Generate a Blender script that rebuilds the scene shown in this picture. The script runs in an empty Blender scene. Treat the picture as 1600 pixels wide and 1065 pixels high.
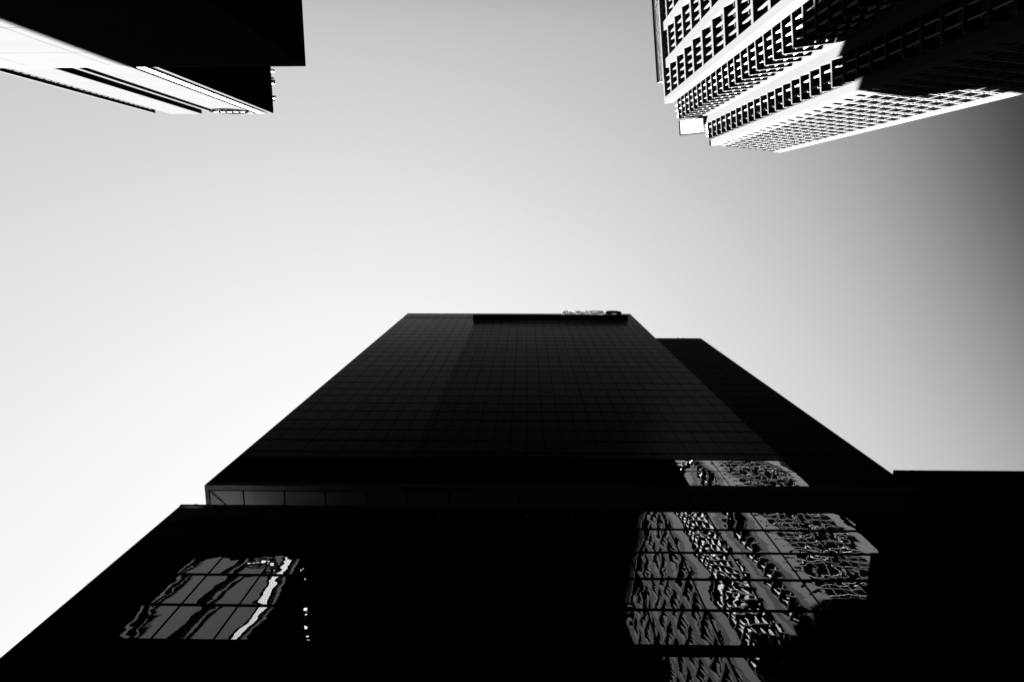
import bpy, bmesh, math, random
from mathutils import Vector, Matrix
R = math.radians
random.seed(7)
sc = bpy.context.scene
col = sc.collection

# ------------------------------------------------------------ camera (24 mm, looking almost straight up)
cam_d = bpy.data.cameras.new('camera'); cam = bpy.data.objects.new('camera', cam_d); col.objects.link(cam)
cam_d.sensor_width = 36; cam_d.lens = 24.0; cam_d.clip_end = 5000
up = Vector((20.6, 198.2, -1067.0)).normalized()              # world up seen in camera axes
ax = (Vector((1, 0, 0)) - up * up.x).normalized()
ay = up.cross(ax)
cam.matrix_world = Matrix.Translation((0, 0, 1.6)) @ Matrix((ax, ay, up)).to_4x4()
sc.camera = cam

# ------------------------------------------------------------ sun and sky (black and white film with a red filter)
SUN = Vector((-0.42, 1.0, 1.25)).normalized()                 # towards the sun
EL = math.asin(SUN.z); AZ = math.atan2(SUN.x, SUN.y)
sd = bpy.data.lights.new('sun', 'SUN'); so = bpy.data.objects.new('sun', sd); col.objects.link(so)
sd.energy = 5.0; sd.angle = R(0.5); sd.color = (1, 1, 1)
so.rotation_euler = (-SUN).to_track_quat('-Z', 'Y').to_euler()
so.location = (0, 0, 300)
W = bpy.data.worlds.new('World'); sc.world = W; W.use_nodes = True
nt = W.node_tree; nt.nodes.clear()
def wn(t, **k):
    n = nt.nodes.new(t)
    for a, b in k.items(): setattr(n, a, b)
    return n
def mth(op, a, b=None, clamp=False):
    n = wn('ShaderNodeMath', operation=op, use_clamp=clamp)
    for i, v in enumerate((a, b)):
        if v is None: continue
        if isinstance(v, (int, float)): n.inputs[i].default_value = v
        else: nt.links.new(v, n.inputs[i])
    return n.outputs[0]
sky = wn('ShaderNodeTexSky', sky_type='NISHITA', sun_disc=False, sun_elevation=EL, sun_rotation=AZ,
         air_density=0.35, dust_density=0.0, ozone_density=3.0)
sep = wn('ShaderNodeSeparateColor'); nt.links.new(sky.outputs[0], sep.inputs[0])
tc = wn('ShaderNodeTexCoord'); sx = wn('ShaderNodeSeparateXYZ'); nt.links.new(tc.outputs['Generated'], sx.inputs[0])
# the filtered sky pales towards the sunny west and north and deepens towards the east horizon
DX, DY = sx.outputs[0], sx.outputs[1]
EXPO = 8.4
def add(*a):
    r = a[0]
    for v in a[1:]: r = mth('ADD', r, v)
    return r
poly = add(mth('MULTIPLY', DX, -0.206), mth('MULTIPLY', DY, 0.518), mth('MULTIPLY', mth('MULTIPLY', DX, DX), -1.059),
           mth('MULTIPLY', mth('MULTIPLY', DX, DY), 0.237), mth('MULTIPLY', mth('MULTIPLY', DY, DY), -1.213), 3.968 - EXPO * math.log(2))
fall = mth('DIVIDE', add(DX, mth('MULTIPLY', DY, -0.4), -0.68), 0.08)
soft = mth('LOGARITHM', mth('ADD', mth('EXPONENT', fall), 1.0), math.e)
low = mth('LOGARITHM', mth('ADD', mth('EXPONENT', mth('DIVIDE', add(mth('MULTIPLY', DY, -1.0), -0.33), 0.02)), 1.0), math.e)  # added darkening of the sky behind the camera, so the mirror glass stays black
k = mth('EXPONENT', add(poly, mth('MULTIPLY', soft, -5.1), mth('MULTIPLY', low, -1.6)))
lum = mth('MULTIPLY', sep.outputs[0], k)
comb = wn('ShaderNodeCombineColor')
for i in range(3): nt.links.new(lum, comb.inputs[i])
bg = wn('ShaderNodeBackground'); bg.inputs[1].default_value = 0.05
nt.links.new(comb.outputs[0], bg.inputs[0])
wo = wn('ShaderNodeOutputWorld'); nt.links.new(bg.outputs[0], wo.inputs[0])

sc.view_settings.view_transform = 'Standard'; sc.view_settings.look = 'None'
sc.view_settings.gamma = 1.0; sc.view_settings.use_curve_mapping = False
sc.view_settings.exposure = EXPO
sc.cycles.max_bounces = 6; sc.cycles.diffuse_bounces = 2; sc.cycles.glossy_bounces = 3
sc.cycles.sample_clamp_indirect = 0.0
sc.cycles.use_denoising = True

# ------------------------------------------------------------ materials (all grey: the photograph has no colour)
def mat(name, base, rough=0.6, var=0.0, vscale=(0.4, 0.4, 0.4), gloss=0.0, joints=None, bump=0.0, transl=0.0, pan=0.0, fres=0.0):
    """diffuse + a constant dielectric-like gloss; `var` streaky variation, `joints`=(du, dv, width, z0) dark panel joints"""
    m = bpy.data.materials.new(name); m.use_nodes = True; t = m.node_tree; t.nodes.clear(); N = t.nodes.new; L = t.links.new
    out = N('ShaderNodeOutputMaterial'); geo = N('ShaderNodeNewGeometry')
    colr = None
    def M_(op, a, b=None, clamp=False):
        n = N('ShaderNodeMath'); n.operation = op; n.use_clamp = clamp
        for i, v in enumerate((a, b)):
            if v is None: continue
            if isinstance(v, (int, float)): n.inputs[i].default_value = v
            else: L(v, n.inputs[i])
        return n.outputs[0]
    val = M_('ADD', base, 0.0)
    if var > 0:
        mp = N('ShaderNodeMapping'); mp.inputs['Scale'].default_value = vscale; L(geo.outputs['Position'], mp.inputs[0])
        no = N('ShaderNodeTexNoise'); no.inputs['Scale'].default_value = 1.0; no.inputs['Detail'].default_value = 5
        L(mp.outputs[0], no.inputs['Vector'])
        f = M_('ADD', M_('MULTIPLY', M_('SUBTRACT', no.outputs['Fac'], 0.5), 2 * var), 1.0)
        val = M_('MULTIPLY', val, f)
    jm = None
    if joints:
        du, dv, (wu, wv), z0, u0, axis = joints
        s = N('ShaderNodeSeparateXYZ'); L(geo.outputs['Position'], s.inputs[0])
        uc = s.outputs[0] if axis == 'x' else s.outputs[1]
        masks = []
        ids = []
        for c, d, o, w in ((uc, du, u0, wu), (s.outputs[2], dv, z0, wv)):
            q = M_('DIVIDE', M_('SUBTRACT', c, o), d)
            fr = M_('FRACT', q); ids.append(M_('FLOOR', q))
            e = M_('MINIMUM', fr, M_('SUBTRACT', 1.0, fr))
            masks.append(M_('GREATER_THAN', e, w / 2 / d))
        jm = M_('MULTIPLY', masks[0], masks[1])
        if pan > 0:
            cx = N('ShaderNodeCombineXYZ'); L(ids[0], cx.inputs[0]); L(ids[1], cx.inputs[1])
            wn_ = N('ShaderNodeTexWhiteNoise'); wn_.noise_dimensions = '2D'; L(cx.outputs[0], wn_.inputs['Vector'])
            val = M_('MULTIPLY', val, M_('ADD', M_('MULTIPLY', M_('SUBTRACT', wn_.outputs[0], 0.5), 2 * pan), 1.0))
        val = M_('MULTIPLY', val, M_('ADD', M_('MULTIPLY', jm, 0.75), 0.25))
    cc = N('ShaderNodeCombineColor')
    for i in range(3): L(val, cc.inputs[i])
    df = N('ShaderNodeBsdfDiffuse'); L(cc.outputs[0], df.inputs[0])
    sh = df.outputs[0]
    if gloss > 0:
        gl = N('ShaderNodeBsdfGlossy'); gl.inputs['Roughness'].default_value = rough
        if fres > 0:                                          # reflection grows towards grazing, as on coated metal or glass
            fr_ = N('ShaderNodeFresnel'); fr_.inputs['IOR'].default_value = fres
            g3 = N('ShaderNodeCombineColor'); gv = M_('MULTIPLY', fr_.outputs[0], gloss)
            if jm is not None: gv = M_('MULTIPLY', M_('ADD', M_('MULTIPLY', jm, 0.7), 0.3), gv)
            for i in range(3): L(gv, g3.inputs[i])
            L(g3.outputs[0], gl.inputs[0])
        elif jm is not None:
            g3 = N('ShaderNodeCombineColor'); gv = M_('MULTIPLY', M_('ADD', M_('MULTIPLY', jm, 0.7), 0.3), gloss)
            for i in range(3): L(gv, g3.inputs[i])
            L(g3.outputs[0], gl.inputs[0])
        else: gl.inputs[0].default_value = (gloss,) * 3 + (1,)
        ad = N('ShaderNodeAddShader'); L(sh, ad.inputs[0]); L(gl.outputs[0], ad.inputs[1]); sh = ad.outputs[0]
        if bump > 0:
            # rolled glass: slow waves with a finer ripple, so mirrored walls wobble
            oi = N('ShaderNodeObjectInfo'); wv_ = M_('MULTIPLY', oi.outputs['Random'], 60.0)
            n1 = N('ShaderNodeTexNoise'); n1.noise_dimensions = '4D'; n1.inputs['Scale'].default_value = 0.62; n1.inputs['Detail'].default_value = 1.5
            L(wv_, n1.inputs['W'])
            L(geo.outputs['Position'], n1.inputs['Vector'])
            n2 = N('ShaderNodeTexNoise'); n2.noise_dimensions = '4D'; L(wv_, n2.inputs['W']); n2.inputs['Scale'].default_value = 2.0; n2.inputs['Detail'].default_value = 1
            L(geo.outputs['Position'], n2.inputs['Vector'])
            h = M_('ADD', M_('MULTIPLY', n1.outputs['Fac'], 1.0), M_('MULTIPLY', n2.outputs['Fac'], 0.05))
            b = N('ShaderNodeBump'); b.inputs['Strength'].default_value = 1.0; b.inputs['Distance'].default_value = bump
            L(h, b.inputs['Height']); L(b.outputs[0], gl.inputs['Normal'])
    if transl > 0:
        tr = N('ShaderNodeBsdfTranslucent'); tr.inputs[0].default_value = (transl,) * 3 + (1,)
        ad = N('ShaderNodeAddShader'); L(sh, ad.inputs[0]); L(tr.outputs[0], ad.inputs[1]); sh = ad.outputs[0]
    L(sh, out.inputs[0])
    return m
ROW = 3.37; COL = 1.67
MT = dict(
    granite=mat('dark_cladding', 0.0003, 0.28, 0.10, (0.05, 0.05, 0.02), 1.45, (COL, ROW, (0.10, 0.42), 146.9 - 40 * ROW, -26.42, 'x'), pan=0.12, fres=1.02),
    granite_sky_sheen=mat('dark_cladding_sky_sheen', 0.0004, 0.28, 0.10, (0.05, 0.05, 0.02), 2.1, (COL * 1.07, ROW, (0.10, 0.42), 146.9 - 40 * ROW, -26.42, 'x'), pan=0.12, fres=1.02),  # left bay: brighter sky reflection put into its colour and gloss
    granite_wing=mat('wing_cladding', 0.0004, 0.4, 0.10, (0.05, 0.05, 0.02), 0.3, (COL, ROW, (0.10, 0.42), 124.0 - 40 * ROW, 23.6, 'x'), fres=1.02),
    black=mat('black_metal', 0.0002, 0.5),
    trim=mat('dark_trim', 0.00214, 0.5),
    pglass=mat('mirror_glass', 0.0004, 0.0, 0, gloss=0.72, bump=0.009, fres=1.5),
    soffit=mat('soffit_panel', 0.005, 0.5, 0.05),
    roof=mat('pale_roof_gravel', 0.4, 0.9, 0.2, (3, 3, 3)),
    stone=mat('pale_precast', 0.00509, 0.7, 0.05, (0.6, 0.6, 0.04)),
    mullion=mat('white_mullion', 0.034, 0.7),
    stone2=mat('white_render', 0.00289, 0.7, 0.07, (0.15, 0.15, 0.5)),
    rib=mat('bright_ribbed_panel', 0.034, 0.7),
    white=mat('white_paint', 0.9, 0.5),
    grey=mat('grey_panel', 0.00134, 0.6, 0.15, (1.5, 1.5, 0.3)),
    walk=mat('grey_walkway', 0.22, 0.7, joints=(50, 3.3, (0.3, 0.3), 0, 0, 'x')),
    cap=mat('white_cap', 0.06, 0.6),
    fascia=mat('fascia_panel', 0.003, 0.5),
    wglass=mat('dark_window_glass', 0.00004, 0.05, gloss=0.002),
    concrete=mat('pale_board_concrete', 0.00300, 0.8, 0.10, (0.12, 0.12, 0.9), joints=(3.1, 3.2, (0.03, 0.03), 0.4, -34.0, 'x'), pan=0.03),
    letter=mat('white_acrylic', 0.2, 0.4),
    asphalt=mat('asphalt', 0.00322, 0.9, 0.3, (2, 2, 2)),
    paving=mat('paving', 0.00536, 0.9, 0.2, (1, 1, 1), joints=(0.6, 0.6, (0.012, 0.012), 0, 0, 'x')),
    line=mat('road_paint', 0.05360, 0.8),
    office=mat('office_concrete', 0.00375, 0.8, 0.1, (0.3, 0.3, 0.05)),
)

# ------------------------------------------------------------ helpers
def tag(o, label=None, cat=None, group=None, kind=None):
    if label: o['label'] = label
    if cat: o['category'] = cat
    if group: o['group'] = group
    if kind: o['kind'] = kind
    return o
def empty(name, loc, label, cat, group=None):
    o = bpy.data.objects.new(name, None); col.objects.link(o); o.location = loc; o.empty_display_size = 1
    tag(o, label, cat, group); return o
class Frame:
    """local axes: u along the wall, d outward, z up; origin on the ground plane"""
    def __init__(s, o, ang=0.0, flip=1):
        s.o = Vector((o[0], o[1], 0)); s.u = Vector((math.cos(ang), math.sin(ang), 0)); s.n = Vector((s.u.y, -s.u.x, 0)) * flip
    def p(s, u, d, z): return s.o + s.u * u + s.n * d + Vector((0, 0, z))
WF = Frame((0, 0), 0, -1)                                    # world axes: u = x, d = y
class MB:
    def __init__(s): s.v = []; s.f = []
    def box(s, f, u0, u1, d0, d1, z0, z1):
        b = len(s.v)
        for z in (z0, z1):
            for (u, d) in ((u0, d0), (u1, d0), (u1, d1), (u0, d1)): s.v.append(f.p(u, d, z))
        fs = [(0, 3, 2, 1), (4, 5, 6, 7), (0, 1, 5, 4), (1, 2, 6, 5), (2, 3, 7, 6), (3, 0, 4, 7)]
        s.f += [tuple(b + i for i in q) for q in fs]
    def prism(s, pts, z0, z1):
        b = len(s.v); n = len(pts)
        s.v += [Vector((p[0], p[1], z0)) for p in pts] + [Vector((p[0], p[1], z1)) for p in pts]
        s.f += [tuple(b + i for i in range(n))[::-1], tuple(b + n + i for i in range(n))]
        s.f += [(b + i, b + (i + 1) % n, b + n + (i + 1) % n, b + n + i) for i in range(n)]
    def outline(s, f, pts, d0, d1):                          # polygon in the wall plane (u, z), extruded outwards
        b = len(s.v); n = len(pts)
        s.v += [f.p(p[0], d0, p[1]) for p in pts] + [f.p(p[0], d1, p[1]) for p in pts]
        s.f += [tuple(b + i for i in range(n)), tuple(b + n + i for i in range(n))[::-1]]
        s.f += [(b + (i + 1) % n, b + i, b + n + i, b + n + (i + 1) % n) for i in range(n)]
    def ring(s, f, cu, cz, r0, r1, d0, d1, n=40, su=1.0):
        b = len(s.v)
        for i in range(n):
            a = 2 * math.pi * i / n; c_, s_ = math.cos(a) * su, math.sin(a)
            for r, d in ((r0, d0), (r1, d0), (r1, d1), (r0, d1)): s.v.append(f.p(cu + c_ * r, d, cz + s_ * r))
        for i in range(n):
            j = (i + 1) % n
            for q in range(4):
                r_ = (q + 1) % 4
                s.f.append((b + 4 * i + q, b + 4 * j + q, b + 4 * j + r_, b + 4 * i + r_))
    def build(s, name, m, parent=None, label=None):
        me = bpy.data.meshes.new(name); org = Vector((0, 0, 0))
        me.from_pydata([tuple(v) for v in s.v], [], s.f)
        bm = bmesh.new(); bm.from_mesh(me); bmesh.ops.recalc_face_normals(bm, faces=bm.faces); bm.to_mesh(me); bm.free()
        me.materials.append(m); o = bpy.data.objects.new(name, me); col.objects.link(o)
        if parent is not None:
            o.parent = parent; o.matrix_parent_inverse = Matrix.Translation(parent.location).inverted()
        else:                                                # put the origin at the base centre
            lo = Vector([min(v[i] for v in s.v) for i in range(3)]); hi = Vector([max(v[i] for v in s.v) for i in range(3)])
            c = Vector(((lo.x + hi.x) / 2, (lo.y + hi.y) / 2, lo.z)); me.transform(Matrix.Translation(-c)); o.location = c
        if label: o['label'] = label
        return o
MI = cam.matrix_world.inverted()
def project(P):
    q = MI @ Vector(P)
    if q.z > -0.1: return None
    return (800 + 1067 * q.x / -q.z, 532.5 - 1067 * q.y / -q.z)
def seen_area(pts):                                          # how large a quad shows in the frame, to pick the largest windows
    pp = [project(p) for p in pts]
    if any(p is None for p in pp): return 0
    cx = sum(p[0] for p in pp) / len(pp); cy = sum(p[1] for p in pp) / len(pp)
    if not (-5 < cx < 1605 and -5 < cy < 1070): return 0
    a = 0
    for i in range(len(pp)):
        x0, y0 = pp[i]; x1, y1 = pp[(i + 1) % len(pp)]; a += x0 * y1 - x1 * y0
    return abs(a) / 2

# ------------------------------------------------------------ ground and street
def ground():
    m = MB(); m.box(WF, -1500, 1500, -1500, 1500, -1.0, -0.15); tag(m.build('ground', MT['asphalt']), kind='structure')
    m = MB(); m.box(WF, -400, 400, 6.0, 15.5, -0.146, -0.142); tag(m.build('road', MT['asphalt']), kind='structure')
    m = MB(); m.box(WF, -400, 400, -5.3, 6.0, -0.146, 0.0); tag(m.build('pavement', MT['paving']), kind='structure')
    m = MB(); m.box(WF, -400, 400, 15.5, 21.9, -0.146, 0.0); tag(m.build('pavement', MT['paving']), kind='structure')
    m = MB()
    for i in range(-40, 41): m.box(WF, i * 9, i * 9 + 3, 10.69, 10.81, -0.138, -0.134)
    tag(m.build('road_marking', MT['line']), kind='structure')
ground()

# ------------------------------------------------------------ the black tower in front
FY = 22.0; XL, XR = -26.42, 23.6; XW = 32.1; TZ0, TZ1 = 54.4, 153.2; PZ = 50.5; WZ = 124.75
def black_tower():
    t = empty('office_tower', (0, FY, 0), 'huge black panelled tower with mirror glass base, filling the lower half of the view', 'building')
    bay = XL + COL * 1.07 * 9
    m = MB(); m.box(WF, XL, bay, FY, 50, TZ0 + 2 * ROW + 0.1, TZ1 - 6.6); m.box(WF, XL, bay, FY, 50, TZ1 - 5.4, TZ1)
    m.build('wall', MT['granite_sky_sheen'], t, 'left bay of the cladding, a brighter sky reflection put into its colour')
    m = MB(); m.box(WF, XL + 0.3, bay, FY + 0.35, 50, TZ1 - 6.6, TZ1 - 5.4); m.build('groove', MT['black'], t)
    m = MB(); m.box(WF, bay + 0.002, XR, FY, 50, TZ0 + 2 * ROW + 0.1, TZ1); m.build('wall', MT['granite'], t)
    m = MB(); m.box(WF, XL, XR, FY + 0.25, 50, TZ0 + 0.71, TZ0 + 2 * ROW + 0.1); m.box(WF, XL, XL + 0.25, FY, FY + 0.249, TZ0 + 0.71, TZ0 + 2 * ROW + 0.099); m.build('spandrel', MT['black'], t)
    # right wing, lower and set a little back
    m = MB(); m.box(WF, XR + 0.002, XW, FY + 0.25, 49, TZ0 + 0.7, WZ); m.build('wing', MT['granite_wing'], t, 'lower right wing, darker than the tower face')
    for x in (27.9, 28.9):
        m = MB(); m.box(WF, x, x + 0.3, FY + 0.26, FY + 0.5, WZ, WZ + 0.4); m.build('roof_fitting', MT['black'], t)
    m = MB(); m.box(WF, XL, XR, FY - 0.04, FY + 0.3, TZ1, TZ1 + 0.25); m.build('coping', MT['trim'], t)
    # soffit over the open slot
    m = MB()
    x = XL + 0.35
    edges = [x, XL + 3.2, XL + 6.6, XL + 10, XL + 13.4, XL + 16.8, XL + 20.2, XL + 26, XL + 33, XL + 40, XL + 47, XW]
    for a, b in zip(edges, edges[1:]): m.box(WF, a + 0.06, b - 0.06, FY + 0.5, FY + 4.4, TZ0, TZ0 + 0.3)
    s = m.build('soffit', MT['soffit'], t)
    m = MB(); m.box(WF, XL, XW, FY, FY + 0.40, TZ0 - 0.02, TZ0 + 0.7); m.build('fascia', MT['fascia'], t)
    m = MB()
    m.box(WF, XL, XL + 0.33, FY + 0.402, FY + 4.4, TZ0 - 0.02, TZ0 + 0.7)
    m.build('fascia', MT['trim'], t)
    m = MB(); m.box(WF, XL + 0.36, XW - 0.1, FY + 0.403, FY + 4.4, TZ0 + 0.32, TZ0 + 0.69); m.build('soffit_backing', MT['black'], t)
    # mitre joint across the corner panel
    f = Frame((XL + 0.4, FY + 0.45), R(45), -1)
    m = MB(); m.box(f, 0, 3.6, -0.05, 0.05, TZ0 - 0.03, TZ0 - 0.003); m.build('mitre_joint', MT['black'], s)
    # recessed core behind the slot
    m = MB(); m.box(WF, XL + 4.4, XW - 0.2, FY + 4.402, 48, PZ - 1, TZ0 + 0.68); m.build('core_wall', MT['black'], t)
    for i in range(14):
        m = MB(); m.box(WF, XL + 5 + i * 3.9, XL + 5.25 + i * 3.9, FY + 4.0, FY + 4.4, PZ - 0.2, TZ0 - 0.004); m.build('core_fin', MT['trim'], t)
    # podium
    m = MB(); m.box(WF, XL, XW, FY + 0.30, 50, 0, PZ - 0.9); m.build('podium', MT['black'], t)
    m = MB(); m.box(WF, XL + 0.3, XW - 0.01, FY + 0.302, 49.9, PZ - 0.898, PZ - 0.5); m.build('podium_roof', MT['roof'], t)
    m = MB(); m.box(WF, XL, XW, FY - 0.05, FY + 0.298, PZ - 0.25, PZ); m.box(WF, XL, XL + 0.25, FY + 0.299, 50, PZ - 0.89, PZ)
    m.build('parapet', MT['trim'], t)
    m = MB(); m.box(WF, XL + 0.9, XL + 1.15, FY + 0.05, FY + 0.25, PZ, PZ + 0.3); m.build('roof_fitting', MT['black'], t)
    # glass rows of podium and tower foot
    W2 = 2 * COL
    cells = []
    zt = [50.2, 47.15, 43.75, 40.4, 37.05, 33.75, 33.0, 29.6, 26.2, 22.8, 19.4, 16.0, 12.6]
    for r, (z1, z0) in enumerate(zip(zt, zt[1:])):
        if r == 5: continue                                   # black band between the fifth and sixth rows
        i = 0; x = XL - 0.0
        while x + 0.5 < XW:
            x1 = min(x + W2 + 0.0, XW)
            if r > 5 and not 6 < x < 17: x = x1; continue
            cells.append((x, x1, z0, z1, 0.0)); x = x1
    for r in range(2):
        for i in range(15):
            x = XL + i * W2
            if x < 13.0: continue
            cells.append((x, min(x + W2, XR), TZ0 + 0.75 + r * ROW * 0.98, TZ0 + 0.75 + (r + 1) * ROW * 0.98, 0.0))
    cells.sort(key=lambda c: -seen_area([(c[0], FY, c[2]), (c[1], FY, c[2]), (c[1], FY, c[3]), (c[0], FY, c[3])]))
    def pane_mb(mb, c):
        x0, x1, z0, z1, _ = c; g = 0.045; x0 += g; x1 -= g; z0 += g * 2; z1 -= g * 2
        tx, tz = random.uniform(-1, 1) * 0.0016, random.uniform(-1, 1) * 0.0016
        n = 8; b = len(mb.v); bow = random.uniform(0.003, 0.010) * random.choice((1, 1, -1))
        for j in range(n + 1):
            for i in range(n + 1):
                a, e = i / n, j / n; x = x0 + (x1 - x0) * a; z = z0 + (z1 - z0) * e
                y = FY + 0.06 + tx * (x - x0) + tz * (z - z0) - bow * 16 * a * (1 - a) * e * (1 - e)
                mb.v.append(Vector((x, y, z)))
        for j in range(n):
            for i in range(n):
                q = b + j * (n + 1) + i; mb.f.append((q, q + 1, q + n + 2, q + n + 1))
    def smooth(o):
        if sum(p.normal.y for p in o.data.polygons) > 0: o.data.flip_normals()
        for p in o.data.polygons: p.use_smooth = True
        return o
    for c in cells[:100]:
        mb = MB(); pane_mb(mb, c); smooth(mb.build('window', MT['pglass'], t))
    mb = MB()
    for c in cells[100:]: pane_mb(mb, c)
    if mb.v: tag(smooth(mb.build('window', MT['pglass'], t)), kind='stuff')
    m = MB()
    for z in zt[1:]: m.box(WF, XL, XW, FY, FY + 0.2, z - 0.06, z + 0.06)
    x = XL
    while x < XW:
        m.box(WF, x, x + 0.05, FY + 0.003, FY + 0.2, 12, PZ - 0.255); x += W2
    m.box(WF, XL + 0.01, XW, FY - 0.004, FY + 0.25, 33.02, 33.72)
    m.build('mullions', MT['black'], t)
    for xa, xb in ((XL, 6.9), (17.3, XW)):
        m = MB(); m.box(WF, xa, xb, FY + 0.21, FY + 0.299, 12.3, 33.0); m.build('dark_wall', MT['black'], t)
    m = MB(); m.box(WF, XL, XL + 0.04, FY + 0.07, FY + 0.299, 12.3, PZ - 0.26); m.build('corner_post', MT['black'], t)
    m = MB(); m.box(WF, XL, XW, FY - 0.02, FY + 0.25, 0, 12.3); m.build('street_wall', MT['black'], t)
    m = MB(); m.box(WF, 17.4, XW, 16.7, FY - 0.065, 33.0, 33.7); m.build('canopy', MT['black'], t)
    return t
black_tower()

def rooftop_sign():
    t = empty('rooftop_sign', (5, 20.9, 143.2), 'pale ANZ letters and round emblem on a black ledge below the central roof edge', 'sign')
    m = MB(); m.box(WF, -10.9, 21.6, 20.82, 21.99, 143.5, 143.95)
    m.box(WF, -10.4, 21.2, 21.0, 21.99, 143.951, 144.5); m.build('ledge', MT['black'], t)
    f = Frame((0, 20.85), 0, 1)
    def L(pts_list, name, x, s=4.0, mt='letter', z=144.0, dep=0.35):
        m = MB()
        for pts in pts_list: m.outline(f, [(x + p[0] * s, z + p[1] * s) for p in pts], 0.0, dep)
        return m.build(name, MT[mt], t)
    w = 0.16
    L([[(0, 0), (0.17, 0), (0.42, 1), (0.27, 1)], [(0.58, 0), (0.75, 0), (0.43, 1), (0.425, 0.97), (0.345, 0.77)], [(0.19, 0.2), (0.5, 0.2), (0.47, 0.34), (0.23, 0.34)]], 'letter', 7.6)
    L([[(0, 0), (w, 0), (w, 1), (0, 1)], [(0.54, 0), (0.7, 0), (0.7, 1), (0.54, 1)], [(w + 0.002, 0.98), (w + 0.002, 0.72), (0.538, 0.02), (0.538, 0.28)]], 'letter', 10.9)
    L([[(0, 0), (0.75, 0), (0.75, 0.17), (0, 0.17)], [(0, 0.83), (0.72, 0.83), (0.72, 1), (0, 1)], [(0.0, 0.172), (0.2, 0.172), (0.72, 0.828), (0.5, 0.828)]], 'letter', 14.0)
    # emblem: round head over two curved petals
    m = MB(); m.ring(f, 18.9, 147.0, 0.0, 0.85, 0.0, 0.4, 32)
    for s in (-1, 1):
        pts = []
        for i in range(13): a = R(100 + i * 13); pts.append((18.9 + s * (-0.25 - 1.55 * math.cos(a) * -1 * 0.9), 146.0 + 1.9 * math.sin(a)))
        for i in range(13): a = R(100 + (12 - i) * 13); pts.append((18.9 + s * (-0.25 + 1.0 * math.cos(a) * 0.9), 146.0 + 1.0 * math.sin(a)))
        m.outline(f, pts, 0.02, 0.38)
    m.build('emblem', MT['trim'], t)
    for x in (8, 11.2, 13.3, 14.5, 16.6, 18.2, 19.6):
        m = MB(); m.box(WF, x, x + 0.12, 21.22, 21.98, 145.8, 145.92); m.build('bracket', MT['black'], t)
rooftop_sign()

def right_block():
    t = empty('flat_roofed_building', (46, FY, 0), 'low black flat roofed block at the right edge, beside the tower wing', 'building')
    m = MB(); m.box(WF, XW + 0.05, 75, FY - 0.02, 46, 0, 58.4); m.build('wall', MT['black'], t)
    m = MB(); m.box(WF, XW + 0.02, 75.1, FY - 0.1, FY + 0.3, 58.4, 58.62); m.build('coping', MT['trim'], t)
right_block()

# ------------------------------------------------------------ dark slab at upper left (close to the camera)
def slab_building():
    t = empty('flat_roofed_building', (-25, -5.5, 0), 'plain concrete slab building at upper left, black in shade with one sunlit wedge', 'building')
    H = 28.35
    f = Frame((-8.20, -5.41), R(180), -1)                    # u runs to the left, d outwards to the street
    m = MB(); m.prism([(-8.20, -5.41), (-8.30, -26), (-70, -26), (-70, -5.32)], 0, H - 0.25); m.build('wall', MT['concrete'], t)
    m = MB(); m.prism([(-8.198, -5.407), (-8.298, -26.0), (-70, -26.0), (-70, -5.317)], H - 0.25, H); m.build('coping', MT['stone'], t)
slab_building()

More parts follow.
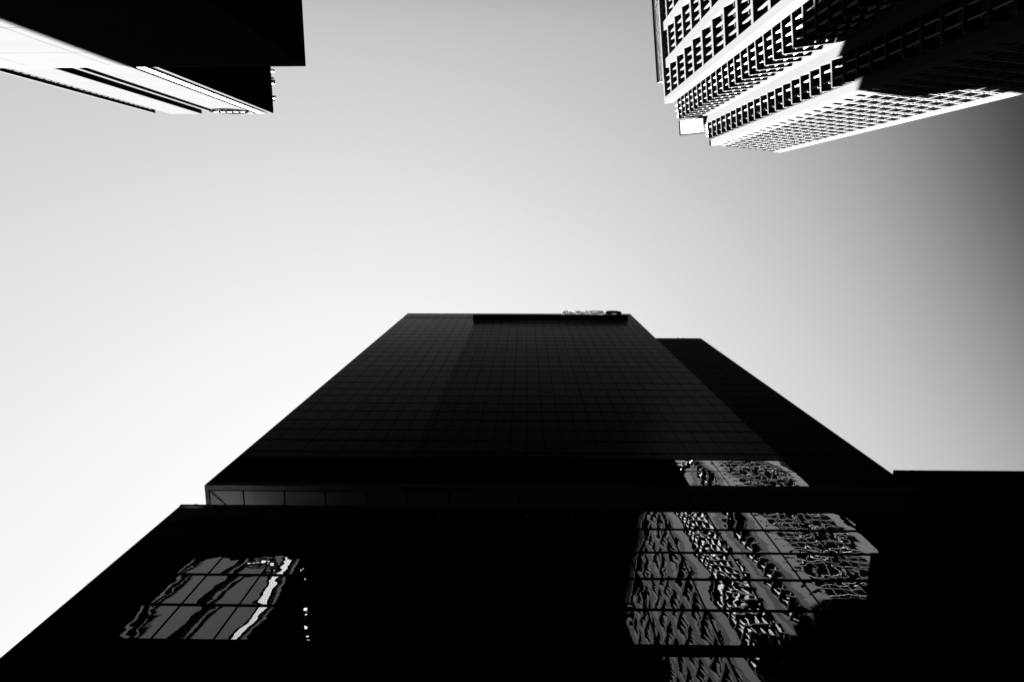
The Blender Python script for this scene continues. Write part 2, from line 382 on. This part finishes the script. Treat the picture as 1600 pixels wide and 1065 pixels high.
# ------------------------------------------------------------ white banded tower behind it
def banded_tower():
    Y = -15.33; H = 111.9
    t = empty('office_tower', (-48, -15.3, 0), 'pale tower with smooth sunlit piers and dark strips, rising behind the slab at upper left', 'building')
    X = [-58.0, -57.55, -56.9, -56.7, -55.4, -50.5, -48.4, -47.9, -46.8, -42.0, -41.55, -40.55, -39.6, -39.15]
    m = MB(); m.box(WF, X[0] + 0.2, X[-1] - 0.25, -60, Y - 1.1, 0, H - 0.8); m.build('core', MT['black'], t)
    for a, b, d in ((4, 5, 0), (8, 9, 0)):
        m = MB(); m.box(WF, X[a], X[b], Y - 1.2, Y - d, 0, H); m.build('pier', MT['stone2'], t)
    for a, b, d, e in ((0, 1, 0.05, 1.2), (6, 7, 0.0, 1.2), (12, 13, 0.0, 0.12)):
        m = MB(); m.box(WF, X[a], X[b], Y - e, Y - d, 0, H - 0.5); m.build('fin', MT['stone2'], t)
    m = MB()
    for i in range(5): m.box(WF, X[10] + i * 0.2, X[10] + i * 0.2 + 0.165, Y - 1.2, Y - 0.05 - 0.02 * (i % 2), 0, H - 0.3)
    m.build('ribbed_panel', MT['rib'], t)
    m = MB()
    z = 3
    while z < H - 3: m.box(WF, X[2], X[3] + 0.05, Y - 1.0, Y - 0.3, z, z + 0.9); z += 1.25
    m.build('lattice', MT['stone2'], t)
    for a, b in ((3, 4), (7, 8)):
        m = MB(); m.box(WF, X[a] + 0.1, X[b] - 0.02, Y - 1.1, Y - 0.75, 0, H - 0.5); m.build('recessed_panel', MT['grey'], t)
    m = MB(); m.box(WF, X[5] + 0.02, X[6] - 0.02, Y - 1.1, Y - 0.95, 0, H - 0.3); m.build('window_strip', MT['wglass'], t)
    # street side, its shade put into black colour, and its roof-edge lugs
    m = MB(); m.box(WF, X[-2] - 0.6, X[-1] - 0.01, -60, Y - 0.125, 0, H - 0.2); m.build('wall', MT['black'], t)
    for i in range(22):
        y = -16.2 - i * 0.92 - 0.25 * math.sin(i * 2.1)
        if i in (0, 3, 9, 13): continue
        white = i % 4 != 1
        m = MB(); w = 0.24 + 0.1 * math.sin(i * 1.7) if white else 0.1
        lo, hi = (H - 0.15, H + 0.45) if white else (H - 0.4, H)
        f = Frame((X[-1] - 0.15, y), 0, 1)
        m.outline(f, [(0, lo), (0.42, lo + 0.1), (0.5, hi - 0.1), (0, hi)], -w, w)
        m.build('roof_lug', MT['cap'] if white else MT['black'], t)
    m = MB(); m.box(WF, X[4], X[12], Y - 40, Y - 1.21, H - 0.78, H - 0.3); m.build('roof', MT['roof'], t)
banded_tower()
def roundel():
    Y = -15.33; f = Frame((0, Y), 0, -1)
    t = empty('roundel_sign', (-44.8, Y, 107), 'oval ring sign with a bar across, high on the pale banded tower', 'sign')
    cu, cz = -44.9, 108.9
    m = MB(); m.ring(f, cu, cz, 2.0, 2.65, 0.01, 0.07, 48, 1.02); m.build('ring', MT['black'], t)
    m = MB(); m.box(f, cu - 2.9, cu + 2.9, 0.075, 0.12, cz - 0.5, cz + 0.5); m.build('bar', MT['black'], t)
    for i in range(-2, 3):
        m = MB(); m.box(f, cu + i * 1.0 - 0.3, cu + i * 1.0 + 0.3, 0.122, 0.14, cz - 0.25, cz + 0.25); m.build('bar_mark', MT['mullion'], t)
    m = MB(); m.outline(f, [(cu - 0.9, cz - 1.5), (cu - 0.2, cz - 1.5), (cu + 0.2, cz - 0.5), (cu - 0.6, cz - 0.5)], 0.01, 0.06); m.build('centre_mark', MT['black'], t); m = MB()
    m.outline(f, [(cu + 0.2, cz - 1.6), (cu + 0.9, cz - 1.4), (cu + 1.1, cz - 0.5), (cu + 0.5, cz - 0.5)], 0.01, 0.06); m.build('centre_mark', MT['black'], t); m = MB()
    m.box(f, cu - 0.6, cu + 1.0, 0.01, 0.06, cz + 0.65, cz + 1.7)
    m.build('centre_mark', MT['black'], t)
roundel()

# ------------------------------------------------------------ pale gridded tower at upper right
def grid_tower():
    H = 177.0; TH = R(-6.0)
    O = Vector((33.96, -26.5, 0))
    e2 = Vector((math.cos(TH), math.sin(TH), 0)); e1 = Vector((-e2.y, e2.x, 0))
    def P(a, b): q = O + e2 * a + e1 * b; return (q.x, q.y)
    t = empty('office_tower', (48, -35, 0), 'pale gridded high rise with stepped corner and deep dark windows at upper right', 'building')
    S = MB(); cells = []; RC = 0.9
    def wallframe(p, q):                                      # p -> q along the wall, outside to the left-hand side chosen by caller
        d = Vector((q[0] - p[0], q[1] - p[1])); L = d.length; ang = math.atan2(d.y, d.x)
        f = Frame(p, ang, 1); return f, L
    # ---- face A: runs back from the first corner, faces west
    p = P(0, 0); q = P(0, -38); f, L = wallframe(p, q)       # u = distance to the back, n must face west
    if f.n.x > 0: f.n = -f.n
    S.box(f, 0.0, 1.35, -RC, 0, 0, H)
    zt = H - 1.3; S.box(f, 1.351, L, -RC, -0.01, zt, H - 0.01)
    k = 0; u = 1.35
    rows = []
    z = zt
    PA = 7.22
    while z > 8: rows.append((z - PA + 1.0, z)); z -= PA      # window (bottom, top)
    while u < L:
        u1 = u + 6.25
        S.box(f, u1, u1 + 1.9, -RC, 0, 0, H - 0.015)
        for (z0, z1) in rows:
            S.box(f, u + 0.001, u1 - 0.001, -RC, -0.03, z0 - 1.0, z0)
            cells.append(('A', f, u, u1, z0, z1))
        u += 8.15
    # ---- step facing the street
    S.box(WF, 0, 0, 0, 0, 0, 0) if False else None
    fs, L = wallframe(P(0, 0), P(2.1, 0))
    if fs.n.y < 0: fs.n = -fs.n
    S.box(fs, 0.001, 2.0, -1.0, 0.002, 0, H - 0.4)
    # ---- face B (west), C (street), D (west), E (street): small windows every floor
    ZB = 151.5; PB = 3.74
    floors = []
    z = H - 0.6
    while z > 6: floors.append((z - PB + 0.42, z)); z -= PB
    def small(name, pa, pb, u0, u1, west, nm):
        ff, L = wallframe(pa, pb)
        if west and ff.n.x > 0: ff.n = -ff.n
        if not west and ff.n.y < 0: ff.n = -ff.n
        for (z0, z1) in floors:
            S.box(ff, u0, u1, -0.98, -0.02, z0 - 0.42, z0)
            cells.append((name, ff, u0, u1, z0, z1, nm))
        return ff
    small('S', P(2.1, -1.0), P(2.25, 4.42), 0.9, 5.35, True, 3)
    small('S', P(2.25, 4.42), P(7.7, 4.42), 0.1, 5.45, False, 3)
    # pier between C and D
    S.prism([P(7.7, 4.42), P(8.95, 4.42), P(8.95, 6.0), P(12, 6.0), P(12, 2), P(7.7, 2)], 0, H - 0.7)
    small('S', P(9.0, 6.0), P(9.05, 9.69), 0.02, 3.6, True, 2)
    small('S', P(9.05, 9.69), P(10.5, 9.69), 0.05, 1.45, False, 0)
    # chamfer
    J0 = Vector((45.64, -16.72)); J1 = Vector((62.92, -14.95))
    p10 = P(10.55, 9.69)
    S.prism([p10, (45.64, -16.72), (46.62, -16.62), (47.4, -19.5), (46.0, -20.5)], 0, H)
    ff, L = wallframe((45.64, -16.72), (62.92, -14.9))
    if ff.n.y < 0: ff.n = -ff.n
    # slotted service strip
    z = H - 2
    S.box(ff, 0.99, 3.15, -RC, -0.25, 0, H - 0.01)
    for u_ in (0.99, 2.85): S.box(ff, u_, u_ + 0.3, -0.3, 0, 0, H - 0.02)
    slots = MB()
    for (z0, z1) in floors:
        S.box(ff, 1.291, 2.849, -0.249, -0.003, z0 - 0.9, z0 + 1.15)
    n7 = 7; cw = (15.45 - 3.15) / n7
    for i in range(n7 + 1):
        u_ = 3.15 + i * cw
        S.box(ff, u_ - 0.05, u_ + 0.05, -RC, 0.0, 0, H - 0.03)
    for (z0, z1) in floors:
        for i in range(n7):
            u_ = 3.15 + i * cw
            S.box(ff, u_ + 0.061, u_ + cw - 0.061, -RC, -0.02, z0 - 0.32, z0 - 0.02)
            cells.append(('F', ff, u_ + 0.06, u_ + cw - 0.06, z0 - 0.02, z1 + 0.1))
    S.box(ff, 15.561, 17.35, -RC, 0.005, 0, H)
    S.build('wall', MT['stone'], t)
    # dark core behind every window
    c = MB()
    core = [P(0.9, -37.9), P(0.9, -1.0), P(3.0, -1.0), P(3.05, 3.6), P(8.2, 3.6), P(9.8, 5.0), P(9.85, 8.85), P(11.2, 8.85), (46.8, -17.55), (62.7, -15.95), (67.0, -58), ]
    c.prism(core, 0, H - 0.9); c.build('core', MT['wglass'], t)
    # crown: pale canopy over the notch, thin roof edge, outrigger rail
    m = MB(); m.prism([P(3.4, 4.5), P(3.4, 7.75), P(8.98, 7.75), P(8.98, 4.5)], H - 0.5, H - 0.1); can = m.build('canopy', MT['white'], t)
    m = MB()
    for a0, a1, b0, b1 in ((3.2, 3.4, 4.5, 7.95), (3.4, 8.9, 7.752, 7.95)):
        m.prism([P(a0, b0), P(a0, b1), P(a1, b1), P(a1, b0)], H - 0.6, H)
    m.build('canopy_edge', MT['black'], can)
    m = MB(); m.prism([P(-1.55, -5.0), P(-1.55, -38), P(-1.25, -38), P(-1.25, -5.0)], H - 0.6, H)
    m.build('roof_rail', MT['black'], t)
    m = MB()
    y = -5.0
    m.prism([P(-1.245, -5.0), P(-1.245, -38), P(-0.3, -38), P(-0.3, -5.0)], H - 0.35, H - 0.2)
    m.build('roof_walkway', MT['walk'], t)
    m = MB(); m.prism([P(10.4, 9.75), P(10.4, 11.1), P(10.65, 11.1), P(10.65, 9.75)], H - 0.3, H + 0.1); m.build('roof_edge', MT['black'], t)
    m = MB(); m.prism([(c_[0], c_[1]) for c_ in core], H - 0.899, H - 0.3); m.build('roof', MT['roof'], t)
    # ---- windows
    def quad(c): f, u0, u1, z0, z1 = c[1:6]; return [f.p(u0, -0.8, z0), f.p(u1, -0.8, z0), f.p(u1, -0.8, z1), f.p(u0, -0.8, z1)]
    cells.sort(key=lambda c: -seen_area(quad(c)) * (1 if c[4] > 88 else 0.25))
    def frame_mb(mb, c):
        kind, f, u0, u1, z0, z1 = c[:6]
        if kind == 'A':
            w = (u1 - u0) / 4
            for i in (1, 2, 3): mb.box(f, u0 + i * w - 0.12, u0 + i * w + 0.12, -0.85, -0.42, z0 + 0.002, z1 - 0.02)
            mb.box(f, u0 + 0.01, u1 - 0.01, -0.85, -0.76, (z0 + z1) / 2 - 0.12, (z0 + z1) / 2 + 0.10)
        elif kind == 'S':
            nm = c[6]; w = (u1 - u0) / (nm + 0.5)
            for i in range(1, nm + 1): mb.box(f, u0 + (i - 0.25) * w - 0.09, u0 + (i - 0.25) * w + 0.09, -0.97, -0.30, z0 + 0.002, z1 - 0.002)
            mb.box(f, u0 + 0.01, u1 - 0.01, -0.97, -0.80, z0 + 0.9, z0 + 1.0)
        else:
            mb.box(f, u0 + 0.02, u1 - 0.02, -0.10, -0.06, z0 + 0.9, z0 + 0.98)
    def pane_mb(mb, c):
        kind, f, u0, u1, z0, z1 = c[:6]; d = {'A': -0.86, 'S': -0.975, 'F': -0.08}[kind]
        if kind == 'A': mb.box(f, u0 + 0.01, u1 - 0.01, d - 0.03, d, z0 + 1.5, z1 - 0.01)
        else: mb.box(f, u0 + 0.005, u1 - 0.005, d - 0.03, d, z0 + 0.01, z1 - 0.005)
    rest_p, rest_f, rest_a, low = MB(), MB(), MB(), MB()
    for i, c in enumerate(cells):
        if i < 100:
            m = MB(); pane_mb(m, c); w = m.build('window', MT['wglass'], t)
            m = MB(); frame_mb(m, c); m.build('window_frame', MT['stone' if c[0] == 'A' else 'mullion'], w)
        else: pane_mb(rest_p, c); frame_mb(rest_a if c[0] == 'A' else rest_f, c)
        if c[0] == 'A':
            low.box(c[1], c[2] + 0.01, c[3] - 0.01, -0.87, -0.80, c[4] + 0.003, c[4] + 1.49)
    r = tag(rest_p.build('window', MT['wglass'], t), kind='stuff')
    tag(rest_f.build('window_frame', MT['mullion'], r), kind='stuff')
    tag(rest_a.build('window_frame', MT['stone'], r), kind='stuff')
    low.build('spandrel_panel', MT['grey'], t)
grid_tower()

# ------------------------------------------------------------ towers hidden behind, whose shadows fall on the gridded tower
def rear_tower(x0, x1, y0, y1, h, label, plant=False):
    t = empty('office_tower', ((x0 + x1) / 2, y0, 0), label, 'building')
    m = MB(); m.box(WF, x0, x1, y0, y1, 0, h); m.build('wall', MT['office'], t)
    m = MB(); z = 4
    while z < h - 3:
        m.box(WF, x0 + 1, x1 - 1, y0 - 0.05, y0 + 0.1, z, z + 1.9); z += 3.8
    m.build('window_band', MT['wglass'], t)
    if plant:
        m = MB(); m.box(WF, x0, x0 + 10.4, y0 + 0.01, y1 - 4, h + 0.004, h + 8); m.build('rooftop_plant', MT['office'], t)
rear_tower(2, 24, 55, 78, 191, 'concrete office tower hidden behind the black tower, taller of the two behind it', True)
rear_tower(24.1, 52, 55, 78, 181, 'concrete office tower hidden behind the wing of the black tower, the lower of two')
